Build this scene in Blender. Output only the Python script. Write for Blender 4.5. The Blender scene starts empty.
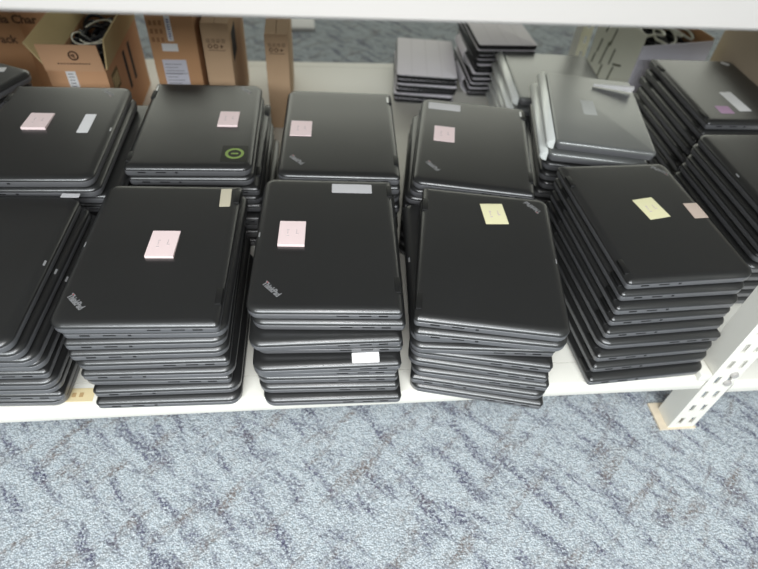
import bpy, bmesh, math, random
from mathutils import Vector, Matrix
random.seed(7)
C = bpy.context.scene.collection
SC = bpy.context.scene
Z0 = 0.17            # height of the lower deck above the carpet

# ---------------------------------------------------------------- camera
def make_camera():
    p, y, r = 0.80998, 0.159027, 0.0903795
    f = Vector((math.sin(y)*math.cos(p), math.cos(y)*math.cos(p), -math.sin(p)))
    rt = Vector((math.cos(y), -math.sin(y), 0)); up = rt.cross(f)
    rt2 = rt*math.cos(r) + up*math.sin(r); up2 = -rt*math.sin(r) + up*math.cos(r)
    cd = bpy.data.cameras.new('camera'); co = bpy.data.objects.new('camera', cd); C.objects.link(co)
    M = Matrix((rt2, up2, -f)).transposed().to_4x4()
    M.translation = Vector((0, -0.41052, 0.773195+Z0))
    co.matrix_world = M
    cd.sensor_width = 36; cd.lens = 556.707/758*36; cd.clip_start = 0.02
    cd.dof.use_dof = True; cd.dof.focus_distance = 0.80; cd.dof.aperture_fstop = 3.2
    SC.camera = co
make_camera()

# ---------------------------------------------------------------- world, lights, exposure
w = bpy.data.worlds.new('world'); SC.world = w; w.use_nodes = True
w.node_tree.nodes['Background'].inputs[0].default_value = (0.84, 0.87, 0.80, 1)
w.node_tree.nodes['Background'].inputs[1].default_value = 0.27
def area(name, loc, size, size_y, power, col, rot=(0, 0, 0)):
    l = bpy.data.lights.new(name, 'AREA'); l.shape = 'RECTANGLE'; l.size = size; l.size_y = size_y
    l.energy = power; l.color = col
    o = bpy.data.objects.new(name, l); C.objects.link(o); o.location = loc; o.rotation_euler = rot
    return o
area('aisle_ceiling_light', (-0.2, -1.15, 2.5), 2.4, 0.7, 20, (0.92, 0.96, 1.0), (math.radians(-10), 0, 0))
area('front_ceiling_light', (-0.4, -3.3, 2.6), 4.0, 1.1, 240, (0.92, 0.97, 1.0), (math.radians(25), 0, 0))
area('far_window_light', (2.0, 5.2, 2.1), 9.0, 1.8, 75, (0.98, 1.0, 0.86), (math.radians(-80), 0, 0))
# the camera's own flash, just above the lens
area('camera_flash', (0.0, -0.43, Z0+0.83), 0.05, 0.03, 1.45, (1.0, 0.97, 0.95), (math.radians(44), 0, math.radians(-9)))
SC.view_settings.view_transform = 'Standard'; SC.view_settings.look = 'None'
SC.view_settings.gamma = 1; SC.view_settings.use_curve_mapping = False
SC.view_settings.exposure = 0.35

# ---------------------------------------------------------------- materials
def mat(name, col, rough=0.5, metal=0.0, spec=0.5, bump=0.0, bscale=400, var=0.0, vscale=12):
    m = bpy.data.materials.new(name); m.use_nodes = True; nt = m.node_tree; b = nt.nodes['Principled BSDF']
    b.inputs['Roughness'].default_value = rough; b.inputs['Metallic'].default_value = metal
    b.inputs['Specular IOR Level'].default_value = spec
    tc = nt.nodes.new('ShaderNodeTexCoord')
    n = nt.nodes.new('ShaderNodeTexNoise'); n.inputs['Scale'].default_value = vscale; n.inputs['Detail'].default_value = 4
    nt.links.new(tc.outputs['Object'], n.inputs['Vector'])
    mx = nt.nodes.new('ShaderNodeMix'); mx.data_type = 'RGBA'
    mx.inputs[6].default_value = tuple(c*(1-var) for c in col)+(1,)
    mx.inputs[7].default_value = tuple(min(1, c*(1+var)) for c in col)+(1,)
    nt.links.new(n.outputs['Fac'], mx.inputs[0]); nt.links.new(mx.outputs[2], b.inputs['Base Color'])
    if bump:
        n2 = nt.nodes.new('ShaderNodeTexNoise'); n2.inputs['Scale'].default_value = bscale
        nt.links.new(tc.outputs['Object'], n2.inputs['Vector'])
        bp = nt.nodes.new('ShaderNodeBump'); bp.inputs['Strength'].default_value = bump; bp.inputs['Distance'].default_value = 0.001
        nt.links.new(n2.outputs['Fac'], bp.inputs['Height']); nt.links.new(bp.outputs['Normal'], b.inputs['Normal'])
    return m
M_LID = mat('black_lid_plastic', (0.015, 0.015, 0.0150), 0.32, 0.0, 0.95, 0.04, 900, 0.12, 9)
M_BASE = mat('black_base_plastic', (0.105, 0.105, 0.110), 0.38, 0.0, 0.9, 0.04, 900, 0.1, 20)
M_HINGE = mat('hinge_black', (0.006, 0.006, 0.006), 0.5)
M_PORT = mat('port_dark', (0.004, 0.004, 0.004), 0.6)
M_LOGO = mat('logo_silver', (0.27, 0.27, 0.275), 0.4, 0.3)
M_RED = mat('logo_red', (0.35, 0.02, 0.02), 0.4)
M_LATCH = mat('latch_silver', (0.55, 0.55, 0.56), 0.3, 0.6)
M_GLID = mat('grey_lid', (0.19, 0.195, 0.19), 0.30, 0.3, 0.9, 0.05, 900, 0.06, 9)
M_SPINE = mat('silver_spine', (0.80, 0.82, 0.79), 0.36, 0.15)
M_PINK = mat('pink_paper', (0.82, 0.66, 0.65), 0.85, var=0.03)
M_YEL = mat('yellow_paper', (0.78, 0.74, 0.46), 0.85, var=0.03)
M_WHITE = mat('white_label', (0.74, 0.73, 0.73), 0.6, var=0.03)
M_GLABEL = mat('grey_label', (0.54, 0.53, 0.54), 0.5, var=0.05)
M_PENCIL = mat('pencil', (0.60, 0.50, 0.50), 0.9)
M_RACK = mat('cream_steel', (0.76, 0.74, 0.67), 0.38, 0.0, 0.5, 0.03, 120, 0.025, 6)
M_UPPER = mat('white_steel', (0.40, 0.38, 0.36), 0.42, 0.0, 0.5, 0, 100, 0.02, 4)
M_SLOT = mat('slot_dark', (0.02, 0.02, 0.025), 0.8)
M_STAIN = mat('foot_stained', (0.68, 0.58, 0.44), 0.6, var=0.2, vscale=60)
M_CARD = mat('cardboard', (0.47, 0.255, 0.125), 0.85, var=0.08, vscale=14)
M_CARDL = mat('cardboard_light', (0.52, 0.35, 0.215), 0.85, var=0.06, vscale=14)
M_CARDI = mat('cardboard_inside', (0.56, 0.44, 0.23), 0.9, var=0.08, vscale=14)
M_TAN = mat('cardboard_tan', (0.47, 0.38, 0.285), 0.85, var=0.05, vscale=10)
M_INK = mat('brown_ink', (0.09, 0.045, 0.025), 0.9)
M_INK2 = mat('grey_ink', (0.16, 0.15, 0.16), 0.9)
M_LILAC = mat('lilac_cover', (0.82, 0.78, 0.83), 0.55, 0, 0.4, 0.05, 700, 0.03)
M_CREASE = mat('lilac_crease', (0.72, 0.68, 0.72), 0.6)
M_TAB = mat('tablet_black', (0.008, 0.008, 0.009), 0.4)
M_WBOX = mat('white_card', (0.84, 0.84, 0.72), 0.8, var=0.04)
M_WLIL = mat('lilac_white_card', (0.82, 0.80, 0.88), 0.8, var=0.03)
M_CORDB = mat('black_cord', (0.012, 0.013, 0.018), 0.45)
M_CORDW = mat('white_cord', (0.72, 0.72, 0.62), 0.5)
M_GREEN = mat("green_print", (0.20, 0.29, 0.07), 0.5)
M_SBLACK = mat('sticker_black', (0.008, 0.009, 0.006), 0.3)
M_PURPLE = mat('purple_print', (0.42, 0.25, 0.40), 0.5)
M_TAPE = mat('tape_yellow', (0.70, 0.58, 0.34), 0.7, var=0.1, vscale=50)

def carpet():
    m = bpy.data.materials.new('carpet'); m.use_nodes = True; nt = m.node_tree; b = nt.nodes['Principled BSDF']
    b.inputs['Roughness'].default_value = 1.0; b.inputs['Specular IOR Level'].default_value = 0.1
    N = lambda t: nt.nodes.new(t); L = nt.links.new
    tc = N('ShaderNodeTexCoord')
    def strokes(angle, scale, lo, hi, off, stretch=0.30):
        mp = N('ShaderNodeMapping'); mp.inputs['Rotation'].default_value = (0, 0, angle)
        mp2 = N('ShaderNodeMapping'); mp2.inputs['Scale'].default_value = (stretch, 1, 1); mp2.inputs['Location'].default_value = (off, off*.7, 0)
        L(tc.outputs['Object'], mp.inputs['Vector']); L(mp.outputs[0], mp2.inputs['Vector'])
        n = N('ShaderNodeTexNoise'); n.inputs['Scale'].default_value = scale; n.inputs['Detail'].default_value = 3; n.inputs['Roughness'].default_value = 0.62
        L(mp2.outputs[0], n.inputs['Vector'])
        r = N('ShaderNodeMapRange'); r.inputs['From Min'].default_value = lo; r.inputs['From Max'].default_value = hi
        L(n.outputs['Fac'], r.inputs['Value']); return r.outputs[0]
    def mix(a, b2, fac, mode='MIX'):
        x = N('ShaderNodeMix'); x.data_type = 'RGBA'; x.blend_type = mode
        for s, v in ((6, a), (7, b2), (0, fac)):
            if isinstance(v, tuple): x.inputs[s].default_value = v
            elif isinstance(v, float): x.inputs[s].default_value = v
            else: L(v, x.inputs[s])
        return x.outputs[2]
    def mul(p, q):
        x = N('ShaderNodeMath'); x.operation = 'MULTIPLY'; L(p, x.inputs[0]); L(q, x.inputs[1]); return x.outputs[0]
    sp = strokes(0, 190, .40, .56, 2.0, 1.0)
    base = mix((0.43, 0.485, 0.525, 1), (0.61, 0.65, 0.675, 1), strokes(0.3, 150, .35, .65, 5.0, 1.0))
    base = mix(base, (0.13, 0.13, 0.19, 1), mul(strokes(0.95, 36, .50, .64, 1.0, .28), sp))
    base = mix(base, (0.25, 0.22, 0.21, 1), mul(strokes(-0.75, 33, .52, .68, 3.3, .28), sp))
    base = mix(base, (0.19, 0.20, 0.25, 1), mul(strokes(0.55, 46, .54, .68, 8.3, .3), sp))
    v = N('ShaderNodeTexVoronoi'); v.inputs['Scale'].default_value = 330; L(tc.outputs['Object'], v.inputs['Vector'])
    rr = N('ShaderNodeMapRange'); rr.inputs['From Min'].default_value = 0.1; rr.inputs['From Max'].default_value = 0.75
    rr.inputs['To Min'].default_value = 1.18; rr.inputs['To Max'].default_value = 0.62; L(v.outputs['Distance'], rr.inputs['Value'])
    cmb = N('ShaderNodeCombineColor'); [L(rr.outputs[0], cmb.inputs[i]) for i in range(3)]
    base = mix(base, cmb.outputs[0], 1.0, 'MULTIPLY')
    L(base, b.inputs['Base Color'])
    bp = N('ShaderNodeBump'); bp.inputs['Strength'].default_value = 0.6; bp.inputs['Distance'].default_value = 0.003
    L(v.outputs['Distance'], bp.inputs['Height']); L(bp.outputs[0], b.inputs['Normal'])
    return m

# ---------------------------------------------------------------- helpers
def link(name, me, m, parent=None, loc=None, rot=None):
    o = bpy.data.objects.new(name, me); C.objects.link(o)
    if m is not None and not me.materials: me.materials.append(m)
    if parent is not None: o.parent = parent
    if loc is not None: o.location = loc
    if rot is not None: o.rotation_euler = rot
    return o
def finish(bm, name, smooth=None):
    bmesh.ops.recalc_face_normals(bm, faces=bm.faces)
    me = bpy.data.meshes.new(name); bm.to_mesh(me); bm.free()
    if smooth:
        for p in me.polygons: p.use_smooth = True
        me.set_sharp_from_angle(angle=math.radians(smooth))
    return me
def add_box(bm, x0, x1, y0, y1, z0, z1, mtx=None):
    vs = [bm.verts.new((x, y, z)) for z in (z0, z1) for y in (y0, y1) for x in (x0, x1)]
    for f in ((0, 2, 3, 1), (4, 5, 7, 6), (0, 1, 5, 4), (2, 6, 7, 3), (0, 4, 6, 2), (1, 3, 7, 5)):
        bm.faces.new([vs[i] for i in f])
    if mtx is not None: bmesh.ops.transform(bm, matrix=mtx, verts=vs)
    return vs
def box_mesh(name, *d, bevel=0.0, mtx=None):
    bm = bmesh.new(); add_box(bm, *d, mtx=mtx)
    if bevel: bmesh.ops.bevel(bm, geom=bm.edges[:], offset=bevel, segments=2, affect='EDGES', profile=0.5)
    return finish(bm, name, 40 if bevel else None)
def rrect(wd, ln, rad, inset, n=7):
    r4 = rad if isinstance(rad, tuple) else (rad,)*4
    pts = []; hx, hy = wd/2-inset, ln/2-inset
    for sx, sy, a0, rr in ((1, 1, 0, r4[0]), (-1, 1, 90, r4[1]), (-1, -1, 180, r4[2]), (1, -1, 270, r4[3])):
        r = max(rr-inset, 0.0006); cx, cy = sx*(hx-r), sy*(hy-r)
        for k in range(n):
            a = math.radians(a0 + 90*k/(n-1)); pts.append((cx+r*math.cos(a), cy+r*math.sin(a)))
    return pts
def slab(name, wd, ln, rad, rings, smooth=32, shift=None):
    """closed rounded-rectangle solid lofted through (inset, z) rings"""
    bm = bmesh.new(); loops = []
    for ins, z in rings: loops.append([bm.verts.new((x, y, z)) for x, y in rrect(wd, ln, rad, ins)])
    for a, b in zip(loops, loops[1:]):
        for i in range(len(a)):
            j = (i+1) % len(a); bm.faces.new((a[i], a[j], b[j], b[i]))
    bm.faces.new(list(reversed(loops[0]))); bm.faces.new(loops[-1])
    return finish(bm, name, smooth)
def tube_mesh(name, pts, r, n=7):
    cu = bpy.data.curves.new('tmp', 'CURVE'); cu.dimensions = '3D'; cu.bevel_depth = r; cu.bevel_resolution = 2; cu.resolution_u = 5
    s = cu.splines.new('NURBS'); s.points.add(len(pts)-1); s.order_u = 4; s.use_endpoint_u = True
    for p, q in zip(s.points, pts): p.co = (*q, 1)
    cu.use_fill_caps = True
    t = bpy.data.objects.new('tmp', cu); C.objects.link(t); bpy.context.view_layer.update()
    me = bpy.data.meshes.new_from_object(t.evaluated_get(bpy.context.evaluated_depsgraph_get())); me.name = name
    bpy.data.objects.remove(t)
    for p in me.polygons: p.use_smooth = True
    return me
_txt = {}
def text_mesh(body, size, depth=0.0002, bold=0.0, align='CENTER'):
    k = (body, size, depth, bold, align)
    if k in _txt: return _txt[k]
    cu = bpy.data.curves.new('tmp', 'FONT'); cu.body = body; cu.size = size; cu.extrude = depth; cu.offset = bold
    cu.align_x = align; cu.align_y = 'CENTER'; cu.resolution_u = 3
    t = bpy.data.objects.new('tmp', cu); C.objects.link(t); bpy.context.view_layer.update()
    me = bpy.data.meshes.new_from_object(t.evaluated_get(bpy.context.evaluated_depsgraph_get())); me.name = 'lettering'
    bpy.data.objects.remove(t); me.materials.clear(); _txt[k] = me
    return me
def thing(name, label, cat, loc, rz=0.0, group=None):
    o = bpy.data.objects.new(name, None); C.objects.link(o); o.empty_display_size = 0.02
    o.location = loc; o.rotation_euler = (0, 0, rz); o['label'] = label; o['category'] = cat
    if group: o['group'] = group
    return o
def tag(o, label, cat, group=None):
    o['label'] = label; o['category'] = cat
    if group: o['group'] = group
    return o
def struct(o): o['kind'] = 'structure'; return o

# ---------------------------------------------------------------- floor
bm = bmesh.new(); add_box(bm, -4, 5, -3, 6, -0.05, 0); struct(link('floor', finish(bm, 'floor'), carpet()))

# ---------------------------------------------------------------- the rack
FY, RY = 0.073, 1.25
PX = 0.668
rack = thing('storage_rack', 'cream steel slotted-post storage rack holding the laptop stacks above blue carpet', 'shelving', (0, FY, 0))
def rk(name, me, m, **k): return link(name, me, m, rack, **k)
def deck(x0, x1, dz):
    z = Z0+dz
    bm = bmesh.new(); add_box(bm, x0, x1, .047, RY-FY-.03, z-.004, z-.0005)
    rk('shelf_deck', finish(bm, 'deck'), M_RACK)
    # front beam: rolled channel, rounded front nose
    bm = bmesh.new()
    prof = [(.046, -.0005), (.006, 0), (.002, -.0015), (0, -.005), (0, -.031), (.002, -.034), (.006, -.035), (.012, -.035), (.012, -.031), (.004, -.030), (.004, -.007), (.046, -.004)]
    a = [bm.verts.new((x0, y, z+h)) for y, h in prof]; b = [bm.verts.new((x1, y, z+h)) for y, h in prof]
    for i in range(len(prof)):
        j = (i+1) % len(prof); bm.faces.new((a[i], a[j], b[j], b[i]))
    bm.faces.new(a); bm.faces.new(list(reversed(b)))
    fb = rk('front_beam', finish(bm, 'front_beam', 50), M_RACK)
    bm = bmesh.new(); add_box(bm, x0, x1, RY-FY-.03, RY-FY, z-.030, z)
    rk('rear_beam', finish(bm, 'rear_beam'), M_RACK)
    return fb
fb = deck(-1.35, PX-.002, 0)
deck(PX+.058, 1.75, -.016)
t = link('tape_label', box_mesh('tape', -.026, .026, -.012, .012, 0, .0004), M_TAPE, fb, loc=(-.376, .024, Z0), rot=(0, 0, -.03)); t['label'] = 'yellowed masking tape label with faint writing'
for dx in (-.014, -.004, .007): link('handwriting', box_mesh('hw', -.003, .003, -.004, .004, .0004, .0006), mat('tape_ink', (.45, .30, .14), .9), t, loc=(dx, 0, 0))
link('stain', slab('stain', .03, .014, .006, [(0, 0), (0, .0003)]), mat('rust_stain', (.58, .43, .25), .7), fb, loc=(.475, .04, Z0))
# upper shelf
uz = Z0+.584
bm = bmesh.new()
prof = [(0, .003), (.003, 0), (.04, 0), (.04, .004), (.05, .036), (RY-FY-.03, .036), (RY-FY-.03, 0), (RY-FY, 0), (RY-FY, .04), (.003, .04), (0, .037)]
a = [bm.verts.new((-1.35, y, uz+h)) for y, h in prof]; b = [bm.verts.new((1.75, y, uz+h)) for y, h in prof]
for i in range(len(prof)):
    j = (i+1) % len(prof); bm.faces.new((a[i], a[j], b[j], b[i]))
bm.faces.new(a); bm.faces.new(list(reversed(b)))
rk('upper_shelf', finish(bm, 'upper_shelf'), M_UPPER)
# slotted posts
def slotted(bm, w, z0, z1, cols, pitch, sl, sw, th, place):
    """a flange w wide with rows of real slots; place(u, z, t) -> xyz"""
    us = [0]; 
    for c in cols: us += [c-sw/2, c+sw/2]
    us.append(w)
    nz = int((z1-z0)/pitch); zs = []
    for k in range(nz): zs += [z0+pitch*k+(pitch-sl)/2, z0+pitch*k+(pitch+sl)/2]
    zs = [z0]+zs+[z1]
    for i in range(len(us)-1):
        for j in range(len(zs)-1):
            if i % 2 == 1 and j % 2 == 1: continue
            q = [place(u, z, t) for t in (0, th) for z in (zs[j], zs[j+1]) for u in (us[i], us[i+1])]
            vs = [bm.verts.new(p) for p in q]
            for f in ((0, 2, 3, 1), (4, 5, 7, 6), (0, 1, 5, 4), (2, 6, 7, 3), (0, 4, 6, 2), (1, 3, 7, 5)): bm.faces.new([vs[i2] for i2 in f])
    bmesh.ops.remove_doubles(bm, verts=bm.verts[:], dist=1e-6)
def post(px, py, s, sx=1, stub=True):
    """L post, corner at px,py; s=+1 flanges go back from a front face, -1 for the rear row"""
    bm = bmesh.new()
    slotted(bm, .054, .004, uz+.5, (.017, .039), .046, .022, .0080, .003, lambda u, z, t: (px+sx*u, py+s*t, z))
    add_box(bm, px, px+sx*.003, min(py+s*.003, py+s*.042), max(py+s*.003, py+s*.042), .004, uz+.5)
    p = rk('post', finish(bm, 'post'), M_RACK)
    bm = bmesh.new(); add_box(bm, px-.016, px+.058, min(py-s*.003, py+s*.055), max(py-s*.003, py+s*.055), 0, .004)
    f = link('foot_plate', finish(bm, 'foot'), M_STAIN, p); f['label'] = 'stained foot plate'
    return p
pp = post(PX, -.0012, 1)
post(.80, RY-FY+.0012, -1)
post(-1.0, -.0012, 1); post(-1.0, RY-FY+.0012, -1)
def bolt(px, z):
    bm = bmesh.new(); bmesh.ops.create_cone(bm, cap_ends=True, segments=12, radius1=.0075, radius2=.006, depth=.005, matrix=Matrix.Translation((px, -.0036, z)) @ Matrix.Rotation(math.pi/2, 4, 'X'))
    b = link('bolt', finish(bm, 'bolt', 40), M_UPPER, pp)
for z in (Z0-.012, Z0+.012): bolt(PX+.039, z)
rk('beam_bracket', box_mesh('bracket', PX-.022, PX-.001, -.0025, .035, Z0-.004, Z0+.014, bevel=.002), M_RACK)

# ---------------------------------------------------------------- laptops
PITCH = 0.0222
ME = {}
HR = (.007, .019, .019, .007)
ME['base'] = slab('base', .215, .300, HR, [(.007, 0.0), (.0035, .0005), (.0012, .0028), (.0002, .0050), (.0, .0118), (.0006, .0124), (.0012, .0126)])
_pr = [(.0016, .0126), (.0004, .0130), (0, .0136)] + [(.0135*(1-math.cos(math.radians(t))), .0136+.0077*math.sin(math.radians(t))) for t in (12, 24, 36, 47, 57, 66, 74, 82, 90)]
ME['lid'] = slab('lid', .216, .301, HR, _pr + [(.022, .0214), (.040, .02155)], smooth=60)
ME['hinge'] = box_mesh('hinge', -.0060, .0034, -.015, .015, .004, .0218, bevel=.0012)
ME['latch'] = slab('latch', .0028, .010, .0013, [(0, 0), (0, .0004)])
ME['glid'] = slab('glid', .212, .300, .014, [(.0016, .0134), (0, .0140), (0, .0170), (.001, .0190), (.003, .0204), (.006, .0211), (.0066, .02115)])
ME['spine'] = None
def spine_mesh(ln):
    bm = bmesh.new(); n = 14; prof = []
    for k in range(n+1):
        a = math.pi*(k/n) - math.pi/2
        prof.append((-.0150*math.cos(a), .0110+.0108*math.sin(a)))
    loops = []
    for y, s in ((-ln/2, .82), (-ln/2+.003, 1), (ln/2-.003, 1), (ln/2, .82)):
        loops.append([bm.verts.new((x*s, y, .011+(z-.011)*s)) for x, z in prof])
    for a, b in zip(loops, loops[1:]):
        for i in range(len(a)):
            j = (i+1) % len(a); bm.faces.new((a[i], a[j], b[j], b[i]))
    bm.faces.new(loops[0]); bm.faces.new(list(reversed(loops[-1])))
    return finish(bm, 'spine', 40)
def port_meshes():
    a = box_mesh('port', -.0065, .0065, -.0006, .0006, -.0014, .0014)
    b = box_mesh('port', -.0085, .0085, -.0006, .0006, -.0010, .0010)
    c = box_mesh('port', -.0022, .0022, -.0006, .0006, -.0016, .0016)
    return a, b, c
PA, PB, PC = port_meshes()

def make_black(ports=True):
    """black laptop, hinges on +x, emblem at -x -y"""
    root = bpy.data.objects.new('laptop', None); C.objects.link(root); root.empty_display_size = .02
    b = link('base', ME['base'], M_BASE, root)
    l = link('lid', ME['lid'], M_LID, root)
    for y in (-.100, .118): link('hinge_cover', ME['hinge'], M_HINGE, root, loc=(.1035, y, 0))
    if ports:
        # rear-left side (-y): power, display, lan ; other side (+y): usb, audio
        for x, mesh in ((.080, PA), (.055, PB), (.024, PB)): link('port', mesh, M_PORT, b, loc=(x, -.1497, .0098))
        for x, mesh in ((.078, PA), (.046, PB), (.020, PC)): link('port', mesh, M_PORT, b, loc=(x, .1497, .0098))
    return root
def dup(root):
    r = root.copy(); C.objects.link(r)
    for ch in root.children:
        c = ch.copy(); C.objects.link(c); c.parent = r
        for g in ch.children:
            d = g.copy(); C.objects.link(d); d.parent = c
    return r
def make_grey(wd=.212, ln=.300):
    root = bpy.data.objects.new('laptop', None); C.objects.link(root); root.empty_display_size = .02
    sx, sy = wd/.212, ln/.300
    g = [(.0016, .0134), (0, .0140), (0, .0170), (.001, .0190), (.003, .0204), (.006, .0211), (.0066, .02115)]
    link('base', slab('gbase', wd-.018, ln-.001, .012, [(.006, 0), (.002, .003), (.0005, .010), (.001, .0130)]), M_BASE, root, loc=(.009, 0, 0))
    link('lid', slab('glid', wd-.018, ln, .010, g), M_GLID, root, loc=(.009, 0, 0))
    s = link('spine', spine_mesh(ln-.004), M_SPINE, root, loc=(-wd/2+.0150, 0, 0)); s['label'] = 'bright silver rounded spine'
    return root
PROTO_B = make_black(); PROTO_G = make_grey(); PROTO_G2 = make_grey(.25, .26)
take = dup
ORD = ['topmost', 'second from the top', 'third from the top', 'fourth from the top', 'fifth from the top', 'sixth from the top',
       'seventh from the top', 'eighth from the top', 'ninth from the top', 'tenth from the top', 'eleventh from the top']
def stack(x, y, a, n, offs, proto, where, group, toplabel, dz=PITCH, flip0=False, kind='black laptop', flips=(), z0=0.0):
    """offs: per laptop from the top (dx, dy, da)"""
    out = []
    for i in range(n):
        r = take(proto)
        dx, dy, da = offs[i] if i < len(offs) else offs[-1]
        if i >= len(offs):
            dx += random.uniform(-.002, .002); dy += random.uniform(-.002, .002); da += random.uniform(-.008, .008)
        r.location = (x+dx, y+dy, Z0+z0+dz*(n-1-i)+.0001)
        fl = flip0 if i == 0 else (flip0 ^ (i in flips))
        r.rotation_euler = (0, 0, a+da+(math.pi if fl else 0))
        if i == 0: r['label'] = toplabel
        elif i == n-1: r['label'] = '%s at the bottom of %s' % (kind, where)
        else: r['label'] = '%s, %s in %s' % (kind, ORD[i], where)
        r['category'] = 'laptop'; r['group'] = group
        out.append(r)
    return out
LT = .0215   # lid top
def emblem(r, x=-.077, y=-.108, white=False):
    """slanted lettering near the lid corner, canonical (hinge +x) frame"""
    o = link('logo', text_mesh('ThinkPad', .0115, .0002, .0004), M_LOGO, r, loc=(x, y, LT), rot=(0, 0, math.radians(-47)))
    o.scale = (.78, 1.12, 1); o['label'] = 'silver slanted lettering'
    d = link('logo_dot', slab('dot', .0018, .0018, .0009, [(0, 0), (0, .0003)]), M_RED, r, loc=(x-.0065, y+.0128, LT)); 
def latch(r): 
    o = link('latch_mark', ME['latch'], M_LATCH, r, loc=(-.1030, .004, .0196)); o.rotation_euler = (0, math.radians(-33), 0)
def mk(r, loc):   # local point -> respects flips; (the frame is the laptop's own)
    return loc
def note(r, cx, cy, m, rz=0, wd=.040, ln=.052, th=.0035, flip=False, label='pink sticky note pad', marks=True, name='sticky_note'):
    if flip: cx, cy, rz = -cx, -cy, rz+math.pi
    bm = bmesh.new(); vs = add_box(bm, -wd/2, wd/2, -ln/2, ln/2, 0, th)
    for v in vs:                                   # far side stays glued, near side lifts a little
        if v.co.z > 0 and v.co.y < 0 and th > .002: v.co.z += .0012
        if v.co.z > 0 and v.co.y > 0: v.co.z -= th*.5
    o = link(name, finish(bm, name), m, r, loc=(cx, cy, LT-.0001), rot=(0, 0, rz)); o['label'] = label
    if marks:
        bm = bmesh.new()
        tl = math.atan2(.5*th+(.0012 if th > .002 else 0), ln)
        mt = Matrix.Translation((0, 0, th*.75+(.0006 if th > .002 else 0))) @ Matrix.Rotation(-tl, 4, 'X')
        for x0, y0, sx, sy in ((-.006, .006, .0035, .0012), (-.0065, 0, .0012, .004), (-.006, -.008, .004, .0012), (.007, .004, .0012, .004), (.0085, -.003, .003, .0011), (.0065, -.001, .001, .003)):
            add_box(bm, x0-sx/2, x0+sx/2, y0-sy, y0+sy, 0, .0003, mtx=mt)
        link('handwriting', finish(bm, 'hw'), M_PENCIL, o)
    return o
def lab(r, cx, cy, wd, ln, m, rz=0, flip=False, label='white label', z=LT, th=.0003, name='sticker'):
    if flip: cx, cy, rz = -cx, -cy, rz+math.pi
    o = link(name, slab('sticker', wd, ln, .0015, [(0, 0), (0, th)]), m, r, loc=(cx, cy, z), rot=(0, 0, rz)); o['label'] = label
    return o

# --- front row
f1 = stack(-.484, .196, -.0347, 9, [(0, 0, 0), (.006, .006, -.01), (.012, .012, -.01), (.010, .020, 0), (.006, .022, .01), (.010, .020, 0), (.004, .026, .01), (.004, .030, 0), (-.002, .034, 0)],
    PROTO_B, 'the front stack at the left edge', 'laptops in the leftmost front stack',
    'black laptop topping the front stack at the left edge, small label at its corner', flip0=True, flips=(4, 7))
latch(f1[0]); lab(f1[0], .092, .147, .028, .010, M_GLABEL, flip=True, label='small grey-white label with faint print'); latch(f1[1]); latch(f1[2]); latch(f1[3])
f2 = stack(-.2335, .2190, -.0323, 9, [(0, 0.0, 0), (0.006, 0.0091, 0), (0.0, 0.0083, 0.015), (-0.001, 0.0074, 0.02), (-0.002, 0.0065, 0.02), (0.004, 0.0036, 0.01), (-0.002, 0.0088, 0), (0.006, 0.0039, 0.02), (0.006, -0.003, 0.015)],
    PROTO_B, 'the front stack with the centred pink note', 'laptops in the front stack with the centred pink note',
    'black laptop with a centred pink note and torn beige label, topping the second front-row stack', flips=(1, 2, 3, 5, 7, 8))
emblem(f2[0], -.082, -.110); latch(f2[0]); note(f2[0], .0085, .002, M_PINK, rz=.0, wd=.040, ln=.058)
lab(f2[0], .0845, .115, .017, .046, mat('beige_label', (.55, .50, .38), .7), rz=.05, label='torn beige label')
f3 = stack(.0160, .2330, -.0477, 9, [(0, 0.0, 0), (0.006, -0.0019, -0.005), (-0.006, -0.0178, 0.05), (0.002, -0.0086, 0.02), (-0.004, -0.0275, 0.045), (-0.004, -0.0184, 0.03), (0.0, -0.0152, 0.02), (0.002, -0.0181, 0.02), (0.006, -0.027, 0.03)],
    PROTO_B, 'the front stack with the grey-white strip label', 'laptops in the front stack with the long grey-white label',
    'black laptop with a pink note and grey-white strip label, topping the third front stack', flips=())
emblem(f3[0], -.075, -.111); latch(f3[0]); note(f3[0], -.0535, .0045, M_PINK, wd=.040, ln=.057); lab(f3[0], .0395, .122, .067, .024, M_GLABEL, label='grey-white strip label')
_l = lab(f3[4], .055, -.1385, .040, .016, M_WHITE, label='white label at lid edge', z=.0212, th=.0008); _l.rotation_euler = (math.radians(15), 0, 0)
f4 = stack(.2629, .1935, -.1892, 9, [(0, 0, 0), (0, -.002, .02), (-.013, .020, .11), (-.010, .016, .10), (.006, .012, -.01), (.008, .010, -.03), (.012, .008, -.01), (.016, .006, -.03), (.018, .004, -.04)],
    PROTO_B, 'the front stack topped by one yellow note', 'laptops in the front stack with the skewed yellow-noted lid',
    'black laptop with one yellow note near its far edge, topping the skewed fourth front-row stack', flip0=True, flips=(2, 3, 4, 5, 6, 8))
emblem(f4[0], -.078, -.122); latch(f4[0]); note(f4[0], .012, .093, M_YEL, wd=.038, ln=.052, th=.0006, flip=True, rz=.17, label='yellow sticky note'); latch(f4[2])
f5 = stack(.5621, .2771, .0483, 9, [(0, 0.0, 0), (-0.002, -0.0049, -0.01), (-0.005, -0.0138, -0.01), (-0.008, -0.0166, 0.0), (-0.011, -0.0235, 0.005), (-0.013, -0.0304, -0.005), (-0.016, -0.0372, 0.005), (-0.017, -0.0421, 0.01), (-0.02, -0.053, 0.01)],
    PROTO_B, 'the front stack beside the post', 'laptops in the front stack beside the post',
    'black laptop with a yellow and a tan note, topping the stack beside the white post', flip0=True, flips=(5,))
emblem(f5[0], -.084, -.122); note(f5[0], .011, .015, M_YEL, wd=.040, ln=.054, th=.0006, flip=True, rz=.15, label='yellow sticky note')
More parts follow.
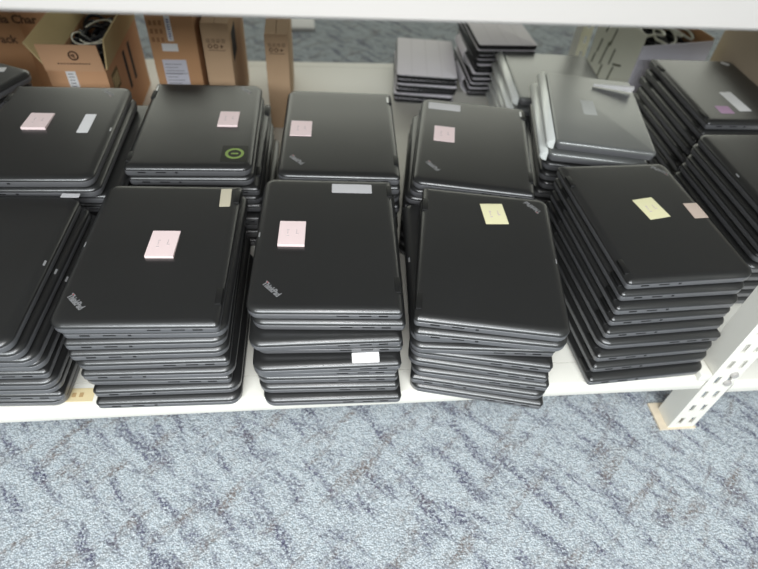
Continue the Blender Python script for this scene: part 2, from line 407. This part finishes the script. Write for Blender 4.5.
note(f5[0], .089, .004, mat('tan_paper', (.62, .50, .42), .85), wd=.026, ln=.040, th=.0006, flip=True, label='tan pink sticky note at lid edge', marks=False)
# --- back row
b1 = stack(-.4598, .5075, -.0093, 10, [(0, 0, 0), (.004, .002, 0), (.030, .016, -.02), (.034, .020, -.02), (.03, .01, 0)],
    PROTO_B, 'the back stack before the open carton', 'laptops in the back stack before the open carton',
    'black laptop with pink note and torn white label, back row before the open carton', flip0=True, flips=(3, 6))
emblem(b1[0], -.070, -.123); note(b1[0], -.023, .016, M_PINK, wd=.040, ln=.053, flip=True)
lab(b1[0], .059, .012, .019, .062, M_WHITE, flip=True, label='torn white label'); latch(b1[0])
b2 = stack(-.2155, .567, -.0171, 9, [(0, 0, 0), (.002, .003, 0), (.012, .004, -.01), (.014, .006, 0), (.018, .01, .01), (.016, 0, 0), (.026, .012, 0)],
    PROTO_B, 'the back stack with the green sticker', 'laptops in the back stack with the green sticker',
    'black laptop with a pink note and a round green sticker, in the back row', flip0=True, flips=(2, 5))
emblem(b2[0], -.077, -.123); note(b2[0], .054, .008, M_PINK, wd=.037, ln=.054, flip=True, th=.0025)
s = lab(b2[0], .076, -.108, .046, .050, M_SBLACK, flip=True, label='black square sticker with a green ring')
def ring(ro, ri, th, name='ring', n=28):
    bm = bmesh.new(); vs = []
    for k in range(n):
        a = 2*math.pi*k/n; c, s2 = math.cos(a), math.sin(a)
        vs.append([bm.verts.new((r*c, r*s2, z)) for r, z in ((ri, 0), (ro, 0), (ro, th), (ri, th))])
    for k in range(n):
        a, b = vs[k], vs[(k+1) % n]
        for i in range(4): bm.faces.new((a[i], a[(i+1) % 4], b[(i+1) % 4], b[i]))
    return finish(bm, name, 40)
link('green_ring', ring(.0165, .0115, .0003), M_GREEN, s, loc=(0, 0, .0003))
link('green_mark', slab('gm', .013, .004, .002, [(0, 0), (0, .0003)]), M_GREEN, s, loc=(0, 0, .0003))
for y in (.124,): lab(b2[0], -.1005, y, .004, .022, M_LATCH, flip=True, label='silver glare hinge tab', th=.0006, name='hinge_tab')  # thin raised silver strip at the lid's hinge edge
b3 = stack(.0491, .542, -.0505, 9, [(0, 0, 0), (.002, .002, .0), (.004, .003, .01), (.006, .004, 0), (.004, .006, .01), (.006, 0, 0), (.006, .01, 0)],
    PROTO_B, 'the back stack left of the gap', 'laptops in the back stack left of the deck gap',
    'back-row black laptop with a pink note, nearest to the slim lone carton', flips=(2, 4))
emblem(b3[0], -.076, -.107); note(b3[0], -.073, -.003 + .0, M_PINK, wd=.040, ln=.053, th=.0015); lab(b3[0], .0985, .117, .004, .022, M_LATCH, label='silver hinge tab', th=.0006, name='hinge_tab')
b4 = stack(.3048, .5024, -.2052, 9, [(0, 0, 0), (-.002, .006, .0), (-.010, .016, .02), (-.012, .018, .02), (-.013, .018, .03), (-.008, .018, .02), (-.012, .020, .03)],
    PROTO_B, 'the back stack right of the gap', 'laptops in the back stack right of the deck gap',
    'skewed back-row black laptop with pink note and whitish strip label, before the tablets', flips=(3, 4))
emblem(b4[0], -.075, -.100); note(b4[0], -.057, .012, M_PINK, wd=.040, ln=.054, th=.0008); lab(b4[0], -.060, .117, .066, .026, M_GLABEL, label='whitish strip label')
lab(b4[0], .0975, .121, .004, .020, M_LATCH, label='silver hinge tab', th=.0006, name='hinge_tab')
# --- grey silver-spined laptops
b5 = stack(.5891, .6240, -.2251, 2, [(0, 0, 0), (-.009, -.001, .01)],
    PROTO_G, 'the pair under the curled paper', 'grey laptops with silver spines behind the front stacks',
    'grey laptop with silver spine and pale label, under a curled white paper', dz=.0252, kind='grey silver-spined laptop', z0=7*PITCH)
b5b = stack(.594, .622, -.215, 7, [(0, 0, 0), (-.003, -.003, .01), (.004, -.004, 0), (-.004, -.003, -.01)],
    PROTO_B, 'the stack beneath the two silver-spined laptops', 'black laptops beneath the grey silver-spined ones',
    'black laptop directly beneath the two grey silver-spined laptops')
l5 = lab(b5[0], -.008, .002, .028, .060, mat('pale_label', (.50, .51, .49), .6), rz=.03, label='pale white label', z=.02115)
b9 = stack(.612, .914, -.08, 5, [(0, 0, 0), (-.006, .0, 0), (-.004, 0, 0)],
    PROTO_G2, 'the low stack behind the curled paper', 'wide grey laptops low behind the curled paper stack',
    'wide grey laptop with a bright silver spine, lying low behind the curled paper stack', dz=.0280, kind='wide grey laptop')
lab(b9[0], .025, -.100, .035, .040, M_WHITE, label='white label', z=.02115)
# curled loose paper on top of the grey laptop
def curl():
    bm = bmesh.new(); n = 12; rows = []; th = .0005
    for i in range(n):
        a = math.radians(-60 + 215*i/(n-1)); row = []
        for x in (-.042, -.02, 0, .02, .042):
            r = .0035+.0065*(x+.042)/.084
            for rr in (r, r-th): row.append(bm.verts.new((x, rr*math.cos(a), r+rr*math.sin(a)*.9)))
        rows.append(row)
    for p, q in zip(rows, rows[1:]):
        for i in range(4):
            for o in (0, 1): bm.faces.new((p[2*i+o], p[2*i+2+o], q[2*i+2+o], q[2*i+o]))
        for e in (0, 8): bm.faces.new((p[e], p[e+1], q[e+1], q[e]))
    for p in (rows[0], rows[-1]):
        for i in range(4): bm.faces.new((p[2*i], p[2*i+1], p[2*i+3], p[2*i+2]))
    return finish(bm, 'curl', 60)
tag(link('curled_paper', curl(), M_WHITE, loc=(.664, .703, Z0+7*PITCH+.0252+.0214), rot=(0, 0, -.42)), 'small curled white paper lying on the grey silver-spined laptop', 'paper')
# --- right-hand stacks
b6 = stack(.9429, .7278, -.017, 9, [(0, 0, 0), (-.004, -.004, 0), (-.006, .003, 0), (-.008, -.002, .01), (-.006, .003, 0), (-.012, 0, 0)],
    PROTO_B, 'the stack with the purple sticker', 'laptops in the far right stack with the purple sticker',
    'black laptop with a white label and purple sticker, topping the far right back stack', flip0=True, flips=(3,))
lab(b6[0], .000, -.062, .030, .085, M_WHITE, flip=True, rz=.06, label='white label')
lab(b6[0], -.045, -.100, .032, .032, M_PURPLE, flip=True, label='shiny purple sticker')
lab(b6[0], .078, .128, .020, .012, M_GLABEL, flip=True, rz=-.7, label='faint grey label')
b7 = stack(.893, .385, .0, 9, [(0, 0, 0), (-.003, .003, 0), (-.006, -.002, 0), (-.005, .003, .01), (-.012, 0, 0)],
    PROTO_B, 'the stack at the right edge', 'laptops in the right edge stack',
    'bare black laptop topping the stack cut off by the right edge')
latch(b7[0])
# --- top-left corner stack
A0 = -.44; ca, sa = math.cos(A0), math.sin(A0)
cx, cy = -.554 - (.106*ca - .15*sa), .72 - (.106*sa + .15*ca)
b0 = stack(cx, cy, A0, 10, [(0, 0, 0), (-.006, .002, .01), (-.01, -.002, 0)],
    PROTO_B, 'the slanted upper left stack', 'laptops in the slanted upper left stack',
    'slanted black laptop with small white sticker, upper left before the big carton', flip0=True)
lab(b0[0], .050, .120, .028, .018, M_WHITE, flip=True, rz=.5, label='small white sticker')

# ---------------------------------------------------------------- tablets with folding covers
def make_tablet():
    root = bpy.data.objects.new('tablet', None); C.objects.link(root); root.empty_display_size = .02
    link('body', slab('tablet', .166, .238, .010, [(.003, 0), (.0005, .002), (0, .010), (.0006, .0115), (.0012, .0121)]), M_TAB, root)
    c = link('cover', slab('cover', .163, .238, .006, [(.0006, .0122), (0, .0124), (0, .0129), (.0006, .0132)]), M_LILAC, root); c['label'] = 'lilac grey folding cover'
    for x in (-.041, 0, .041): link('crease', box_mesh('crease', -.0009, .0009, -.117, .117, .0131, .0134), M_CREASE, c, loc=(x, 0, 0))
    return root
PT = make_tablet()
def tabs(x, y, a, n, dz, where, group, top, jit):
    for i in range(n):
        r = take(PT); r.location = (x+(random.uniform(-jit, jit) if i else 0), y+(random.uniform(-jit, jit) if i else 0), Z0+dz*(n-1-i)+.0001)
        r.rotation_euler = (0, 0, a+(random.uniform(-.03, .03) if i else 0))
        r['label'] = top if i == 0 else 'lilac-covered tablet, %s in %s' % (ORD[i] if i < n-1 else 'lowest', where)
        r['category'] = 'tablet'; r['group'] = group
tabs(.321, 1.122, -.12, 6, .0135, 'the low tablet pile', 'tablets in the low pile', 'lilac-covered tablet topping the low pile behind the bare deck gap', .005)
tabs(.527, 1.170, .02, 11, .0136, 'the taller tablet pile', 'tablets in the taller pile', 'lilac-covered tablet topping the taller pile beside the wide grey laptop', .005)
for root in (PROTO_B, PROTO_G, PROTO_G2, PT):            # the patterns themselves go; only the placed copies stay
    for ch in list(root.children):
        for g in list(ch.children): bpy.data.objects.remove(g)
        bpy.data.objects.remove(ch)
    bpy.data.objects.remove(root)
# loose cover flaps sticking out at the left of the taller pile
def flap():
    bm = bmesh.new(); n = 8; rows = []
    for i in range(n+1):
        t = i/n; x = -.020*math.sin(t*2.6); z = .045*t
        rows.append([bm.verts.new((x-.004*t, y, z)) for y in (-.055, .055)])
    for a, b in zip(rows, rows[1:]): bm.faces.new((a[0], a[1], b[1], b[0]))
    r = bmesh.ops.extrude_face_region(bm, geom=bm.faces[:])
    bmesh.ops.translate(bm, vec=(.0018, 0, 0), verts=[v for v in r['geom'] if isinstance(v, bmesh.types.BMVert)])
    return finish(bm, 'flap', 50)
fm = flap()
for k, (x, y, z, l) in enumerate(((.432, 1.115, .085, 'upper folded-out lilac cover flap at the left of the taller tablet pile'), (.431, 1.085, .020, 'lower folded-out lilac cover flap at the left of the taller tablet pile'))):
    tag(link('tablet_cover', fm, M_LILAC, loc=(x, y, Z0+z)), l, 'tablet cover', 'loose covers beside the taller tablet pile')

# ---------------------------------------------------------------- cartons
def closed_carton(name, label, x, y, wd, dp, ht, m, rz=0, tape=True, group=None):
    """front-left bottom corner at x,y"""
    r = thing(name, label, 'box', (x, y, Z0), rz, group)
    link('carton_body', box_mesh('carton', 0, wd, 0, dp, 0, ht-.003, bevel=.0015), m, r)
    bm = bmesh.new(); add_box(bm, .001, wd/2-.0007, .001, dp-.001, ht-.003, ht); 
    link('top_flap', finish(bm, 'flap'), m, r)
    bm = bmesh.new(); add_box(bm, wd/2+.0007, wd-.001, .001, dp-.001, ht-.003, ht)
    link('top_flap', finish(bm, 'flap'), m, r)
    return r
FR = (math.pi/2, 0, 0)
def icons(r, x, z, s=1.0):
    bm = bmesh.new()
    for k in range(4):                                     # row of small outlined handling marks
        cx = x+(-.0165+.011*k)*s
        for a, b, c, d in ((-.0035, .0035, .0030, .0038), (-.0035, .0035, -.0038, -.0030), (-.0035, -.0028, -.003, .003), (.0028, .0035, -.003, .003), (-.0006, .0006, -.002, .002)):
            add_box(bm, cx+a*s, cx+b*s, -.0004, 0, z+.008*s+c*s, z+.008*s+d*s)
    link('handling_marks', finish(bm, 'icons'), M_INK, r)
    for k, m in ((0, M_INK), (1, M_INK)):
        o = link('recycling_mark', ring(.0050*s, .0030*s, .0004), m, r, loc=(x+(-.0135+.0125*k)*s, 0, z-.004*s), rot=FR)
    bm = bmesh.new(); add_box(bm, x+.006*s, x+.017*s, -.0004, 0, z-.0045*s, z-.0037*s); add_box(bm, x+.010*s, x+.013*s, -.0004, 0, z-.008*s, z-.001*s)
    add_box(bm, x-.018*s, x+.019*s, -.0004, 0, z-.0135*s, z-.0125*s)
    link('print_line', finish(bm, 'line'), M_INK, r)
# slim lone carton
cE = closed_carton('cardboard_box', 'slim upright cardboard carton standing alone before the bare deck gap', -.107, .875, .053, .30, .237, M_CARDL)
icons(cE, .0265, .205, .95)
cD = closed_carton('cardboard_box', 'slim upright cardboard carton standing right beside the shipping-labelled carton', -.240, .85, .060, .29, .268, M_CARDL)
icons(cD, .029, .222)
bm = bmesh.new(); add_box(bm, .060, .0606, .03, .10, .17, .235); link('hand_hole', finish(bm, 'hole'), M_SLOT, cD)
cC = closed_carton('cardboard_box', 'brown cardboard carton with shipping labels between open carton and slim carton', -.352, .85, .100, .28, .300, M_CARD)
def flatlabel(r, x0, x1, z0, z1, m, label, name='paper_label', th=.0004, rz=0):
    o = link(name, box_mesh('lbl', x0-(x0+x1)/2, x1-(x0+x1)/2, -th, 0, z0-(z0+z1)/2, z1-(z0+z1)/2), m, r, loc=((x0+x1)/2, -.0001, (z0+z1)/2), rot=(0, rz, 0))
    o['label'] = label; return o
flatlabel(cC, .040, .052, .228, .282, M_WHITE, 'narrow white barcode label', rz=.0)
bm = bmesh.new()
for k in range(9): add_box(bm, .0435, .0490, -.0009, -.0006, .232+.005*k, .2335+.005*k+(.001 if k % 3 else 0))
link('barcode', finish(bm, 'bars'), mat('blue_ink', (.12, .12, .32), .8), cC)
flatlabel(cC, .024, .058, .205, .222, M_WHITE, 'white address label')
flatlabel(cC, .018, .070, .122, .186, mat('lilac_label', (.55, .54, .60), .7), 'large pale shipping label with print')
bm = bmesh.new()
for k in range(7): add_box(bm, .022, .022+(.030, .038, .024, .034, .040, .028, .036)[k], -.0010, -.0006, .130+.0075*k, .1312+.0075*k)
add_box(bm, .020, .068, -.0010, -.0006, .1535, .1548)
link('label_text', finish(bm, 'lines'), M_INK2, cC)
bm = bmesh.new()
for i in range(3):
    for k in range(3): add_box(bm, .006+.010*k, .012+.010*k, -.0004, 0, .225+.018*i, .235+.018*i)
link('handling_marks', finish(bm, 'marks'), M_CARDL if False else mat('faint_ink', (.30, .15, .07), .9), cC)

# open carton with cords
BX, BY, BW, BD, BH = -.566, .80, .121, .30, .181
cB = thing('cardboard_box', 'open cardboard carton full of tangled cords with raised flaps behind the left stacks', 'box', (BX, BY, Z0))
def panel(name, parent, *d, m=M_CARDI): return link(name, box_mesh(name, *d), m, parent)
T = .003
bm = bmesh.new()
add_box(bm, 0, BW, 0, T, 0, BH); add_box(bm, 0, BW, BD-T, BD, 0, BH)
add_box(bm, 0, T, T, BD-T, 0, BH); add_box(bm, BW-T, BW, T, BD-T, 0, BH); add_box(bm, T, BW-T, T, BD-T, 0, T)
link('carton_body', finish(bm, 'open_carton'), mat('cardboard_orange', (.58, .32, .17), .85, var=.06, vscale=14), cB)
def quadpanel(name, parent, pts, th, m):
    v = [Vector(p) for p in pts]; n = (v[1]-v[0]).cross(v[3]-v[0]).normalized()*th
    bm = bmesh.new(); a = [bm.verts.new(p) for p in v]; b = [bm.verts.new(p+n) for p in v]
    bm.faces.new(a); bm.faces.new(list(reversed(b)))
    for i in range(4): bm.faces.new((a[i], b[i], b[(i+1) % 4], a[(i+1) % 4]))
    return link(name, finish(bm, name), m, parent)
ff = quadpanel('flap', cB, [(0, 0, BH), (BW, 0, BH), (BW-.002, -.004, BH+.058), (-.002, -.004, BH+.058)], T, mat('cardboard_flap', (.60, .35, .20), .85, var=.05))
quadpanel('flap', cB, [(BW, .006, BH), (BW, BD-.006, BH), (BW+.010, BD-.006, BH+.066), (BW+.010, .006, BH+.066)], T, M_CARDI)
quadpanel('flap', cB, [(0, .006, BH), (0, BD-.006, BH), (-.030, BD-.006, BH+.055), (-.030, .006, BH+.055)], T, M_CARDI)
quadpanel('flap', cB, [(0, BD, BH), (BW, BD, BH), (BW, BD+.030, BH+.05), (0, BD+.030, BH+.05)], T, M_CARDI)
fr2 = (math.radians(94), 0, 0)
link('emblem', ring(.0105, .0075, .0004), M_INK, ff, loc=(BW*.56, -.0070, BH+.036), rot=fr2)
bm = bmesh.new()
for k in range(3): add_box(bm, -.006+.0015*k, .006-.002*k, -.0025+.0026*k-.001, -.0025+.0026*k+.0004, 0, .0004, mtx=Matrix.Rotation(-.6, 4, 'Z'))
link('emblem_mark', finish(bm, 'em'), M_INK, ff, loc=(BW*.56, -.0070, BH+.036), rot=fr2)
bm = bmesh.new()
for k in range(11): add_box(bm, .030+.0062*k, .030+.0062*k+.0045, -.0050, -.0044, BH+.0165, BH+.0185)
link('print_line', finish(bm, 'pl'), M_INK, ff)
o = flatlabel(cB, .038, .058, BH-.048, BH-.001, M_WHITE, 'white paper label'); 
for k in range(6): link('label_text', box_mesh('lt', -.006, .005, -.0003, 0, -.0008, .0008), M_INK2, o, loc=(0, -.0005, -.018+.007*k))
# stamped panel and hand holes on the right side
bm = bmesh.new(); add_box(bm, BW, BW+.0005, .025, .075, BH-.066, BH-.022); o = link('printed_panel', finish(bm, 'pp'), mat('olive_ink', (.17, .12, .05), .9), cB)
bm = bmesh.new()
for k in range(4): add_box(bm, BW+.0004, BW+.0009, .030+.011*k, .037+.011*k, BH-.058, BH-.030)
link('printed_marks', finish(bm, 'pm'), M_CARDI, cB)
for y0 in (.135, .185):
    bm = bmesh.new(); add_box(bm, BW, BW+.0005, y0, y0+.016, BH-.11, BH-.02); link('hand_hole', finish(bm, 'hh'), M_SLOT, cB)
# cords inside the open carton
rnd = random.Random(3)
def cord(name, cx0, cx1, cy0, cy1, cz0, cz1, r, m, n, label, group, rnd=rnd):
    pts = []
    a = rnd.uniform(0, 6.28); cx, cy = rnd.uniform(cx0, cx1), rnd.uniform(cy0, cy1); R1 = rnd.uniform(.025, .05)
    for k in range(n):
        a += rnd.uniform(.6, 1.1)
        x = min(max(cx+R1*math.cos(a), cx0), cx1); y = min(max(cy+R1*1.3*math.sin(a), cy0), cy1)
        pts.append((x, y, rnd.uniform(cz0, cz1)))
    return tag(link(name, tube_mesh(name, pts, r), m, loc=(0, 0, Z0)), label, 'cord', group)
def tangle(name, n, box, r, seed, label, loc=(0, 0, Z0), rz=0):
    rr = random.Random(seed); cu = bpy.data.curves.new('tmp', 'CURVE'); cu.dimensions = '3D'; cu.bevel_depth = r; cu.bevel_resolution = 1; cu.resolution_u = 4
    for k in range(n):
        sp = cu.splines.new('NURBS'); sp.points.add(11); sp.order_u = 4; sp.use_endpoint_u = True
        a = rr.uniform(0, 6.28); cx, cy, R1 = rr.uniform(*box[0]), rr.uniform(*box[1]), rr.uniform(.02, .045)
        for p in sp.points:
            a += rr.uniform(.6, 1.1)
            p.co = (min(max(cx+R1*math.cos(a), box[0][0]), box[0][1]), min(max(cy+1.3*R1*math.sin(a), box[1][0]), box[1][1]), rr.uniform(*box[2]), 1)
    t = bpy.data.objects.new('tmp', cu); C.objects.link(t); bpy.context.view_layer.update()
    me = bpy.data.meshes.new_from_object(t.evaluated_get(bpy.context.evaluated_depsgraph_get())); me.materials.clear(); bpy.data.objects.remove(t)
    bm = bmesh.new(); bm.from_mesh(me)
    add_box(bm, box[0][0]-.006, box[0][1]+.006, box[1][0]-.006, box[1][1]+.006, .004, box[2][0])   # packed mass below
    me2 = finish(bm, name)
    for p in me2.polygons: p.use_smooth = len(p.vertices) == 4 and p.area < 1e-3
    o = tag(link(name, me2, M_CORDB, loc=loc, rot=(0, 0, rz)), label, 'cords'); o['kind'] = 'stuff'
tangle('cord_tangle', 34, ((BX+.012, BX+BW-.012), (BY+.012, BY+BD-.015), (BH-.07, BH+.012)), .0038, 3, 'tangle of black power cords and plugs filling the open carton')
for k in range(3):
    cord('charging_cable', BX+.012, BX+BW-.012, BY+.03, BY+BD-.03, BH+.016, BH+.034, .0017, M_CORDW, 6, 'thin white cable looping over the black cords in the open carton', 'white cables in the open carton')
# big printed carton at the far left
cA = closed_carton('cardboard_box', 'big brown cardboard carton with large printed words in the upper left corner', -1.10, 1.0, .42, .24, .30, mat('cardboard_dark', (.40, .21, .10), .85, var=.08, vscale=12))
o = link('printed_words', text_mesh('edia Char', .027, .0002, .0007, 'RIGHT'), M_INK, cA, loc=(.452, -.0003, .205), rot=FR)
o.location.x = .466-.005
link('printed_words', text_mesh('Pack', .027, .0002, .0007, 'RIGHT'), M_INK, cA, loc=(.400, -.0003, .158), rot=FR)

# white open carton with cables at the right
cW = thing('cardboard_box', 'open whitish carton with black printed marks and cables, behind the purple-stickered stack', 'box', (.850, .95, Z0), .19)
WW, WD, WH = .225, .20, .205
bm = bmesh.new()
add_box(bm, 0, T, T, WD-T, 0, WH+.02); add_box(bm, WW-T, WW, T, WD-T, 0, WH); add_box(bm, 0, WW, WD-T, WD, 0, WH+.02); add_box(bm, T, WW-T, T, WD-T, 0, T)
link('carton_body', finish(bm, 'wcarton'), M_WBOX, cW)
link('front_panel', box_mesh('fp', 0, WW, 0, T, 0, WH-.008), M_WLIL, cW)['label'] = 'lilac white front panel'
link('end_panel', box_mesh('ep', WW-T-.0008, WW-T-.0001, T, WD-T, .01, WH), M_CARD, cW)['label'] = 'brown inner end'
bm = bmesh.new()
for k, (y0, z0, ln, an) in enumerate(((.12, .17, .05, .5), (.155, .185, .03, .5), (.10, .125, .045, .55), (.135, .12, .07, .5), (.07, .115, .035, -.6), (.165, .13, .04, .5), (.085, .08, .05, .5), (.13, .07, .04, .55), (.175, .09, .03, .5))):
    add_box(bm, -.0005, 0, -ln/2, ln/2, -.0025, .0025, mtx=Matrix.Translation((0, y0, z0)) @ Matrix.Rotation(-an-.9, 4, 'X'))
link('printed_marks', finish(bm, 'wm'), mat('olive_print', (.10, .10, .05), .9), cW)
Mw = Matrix.Translation((.85, .95, 0)) @ Matrix.Rotation(.19, 4, 'Z')
for k in range(6):
    r2 = random.Random(40+k); pts = []
    a = r2.uniform(0, 6); cx0, cy0 = .03+.165*k/5, .035+.12*r2.random()
    for j in range(8):
        a += .9; p = Mw @ Vector((min(max(cx0+.03*math.cos(a), .012), WW-.014), min(max(cy0+.05*math.sin(a), .012), WD-.014), WH-.024+.045*r2.random()))
        pts.append(tuple(p))
    wh = True
    tag(link('charging_cable' if wh else 'power_cord', tube_mesh('cable', pts, .0034), M_CORDW if wh else M_CORDB, loc=(0, 0, Z0)),
        ('pale cable' if wh else 'black cord')+' coiled in the top of the open whitish carton', 'cord', ('pale cables' if wh else 'black cords')+' in the whitish carton')
tangle('cord_tangle', 16, ((.012, WW-.014), (.012, WD-.014), (WH-.06, WH-.03)), .0036, 9, 'tangle of black cords in the open whitish carton', loc=(.850, .95, Z0), rz=.19)
# tan carton on the right
cR = closed_carton('cardboard_box', 'plain tan cardboard carton at the right edge beside the purple-stickered stack', 1.105, .62, .40, .40, .285, M_TAN)
# paper on the carpet behind the rack
tag(link('paper_pad', box_mesh('pad', -.055, .055, -.05, .05, 0, .012, bevel=.001), M_WHITE, loc=(-.042, 1.94, 0), rot=(0, 0, .02)), 'white paper pad lying on the carpet behind the rack', 'paper')
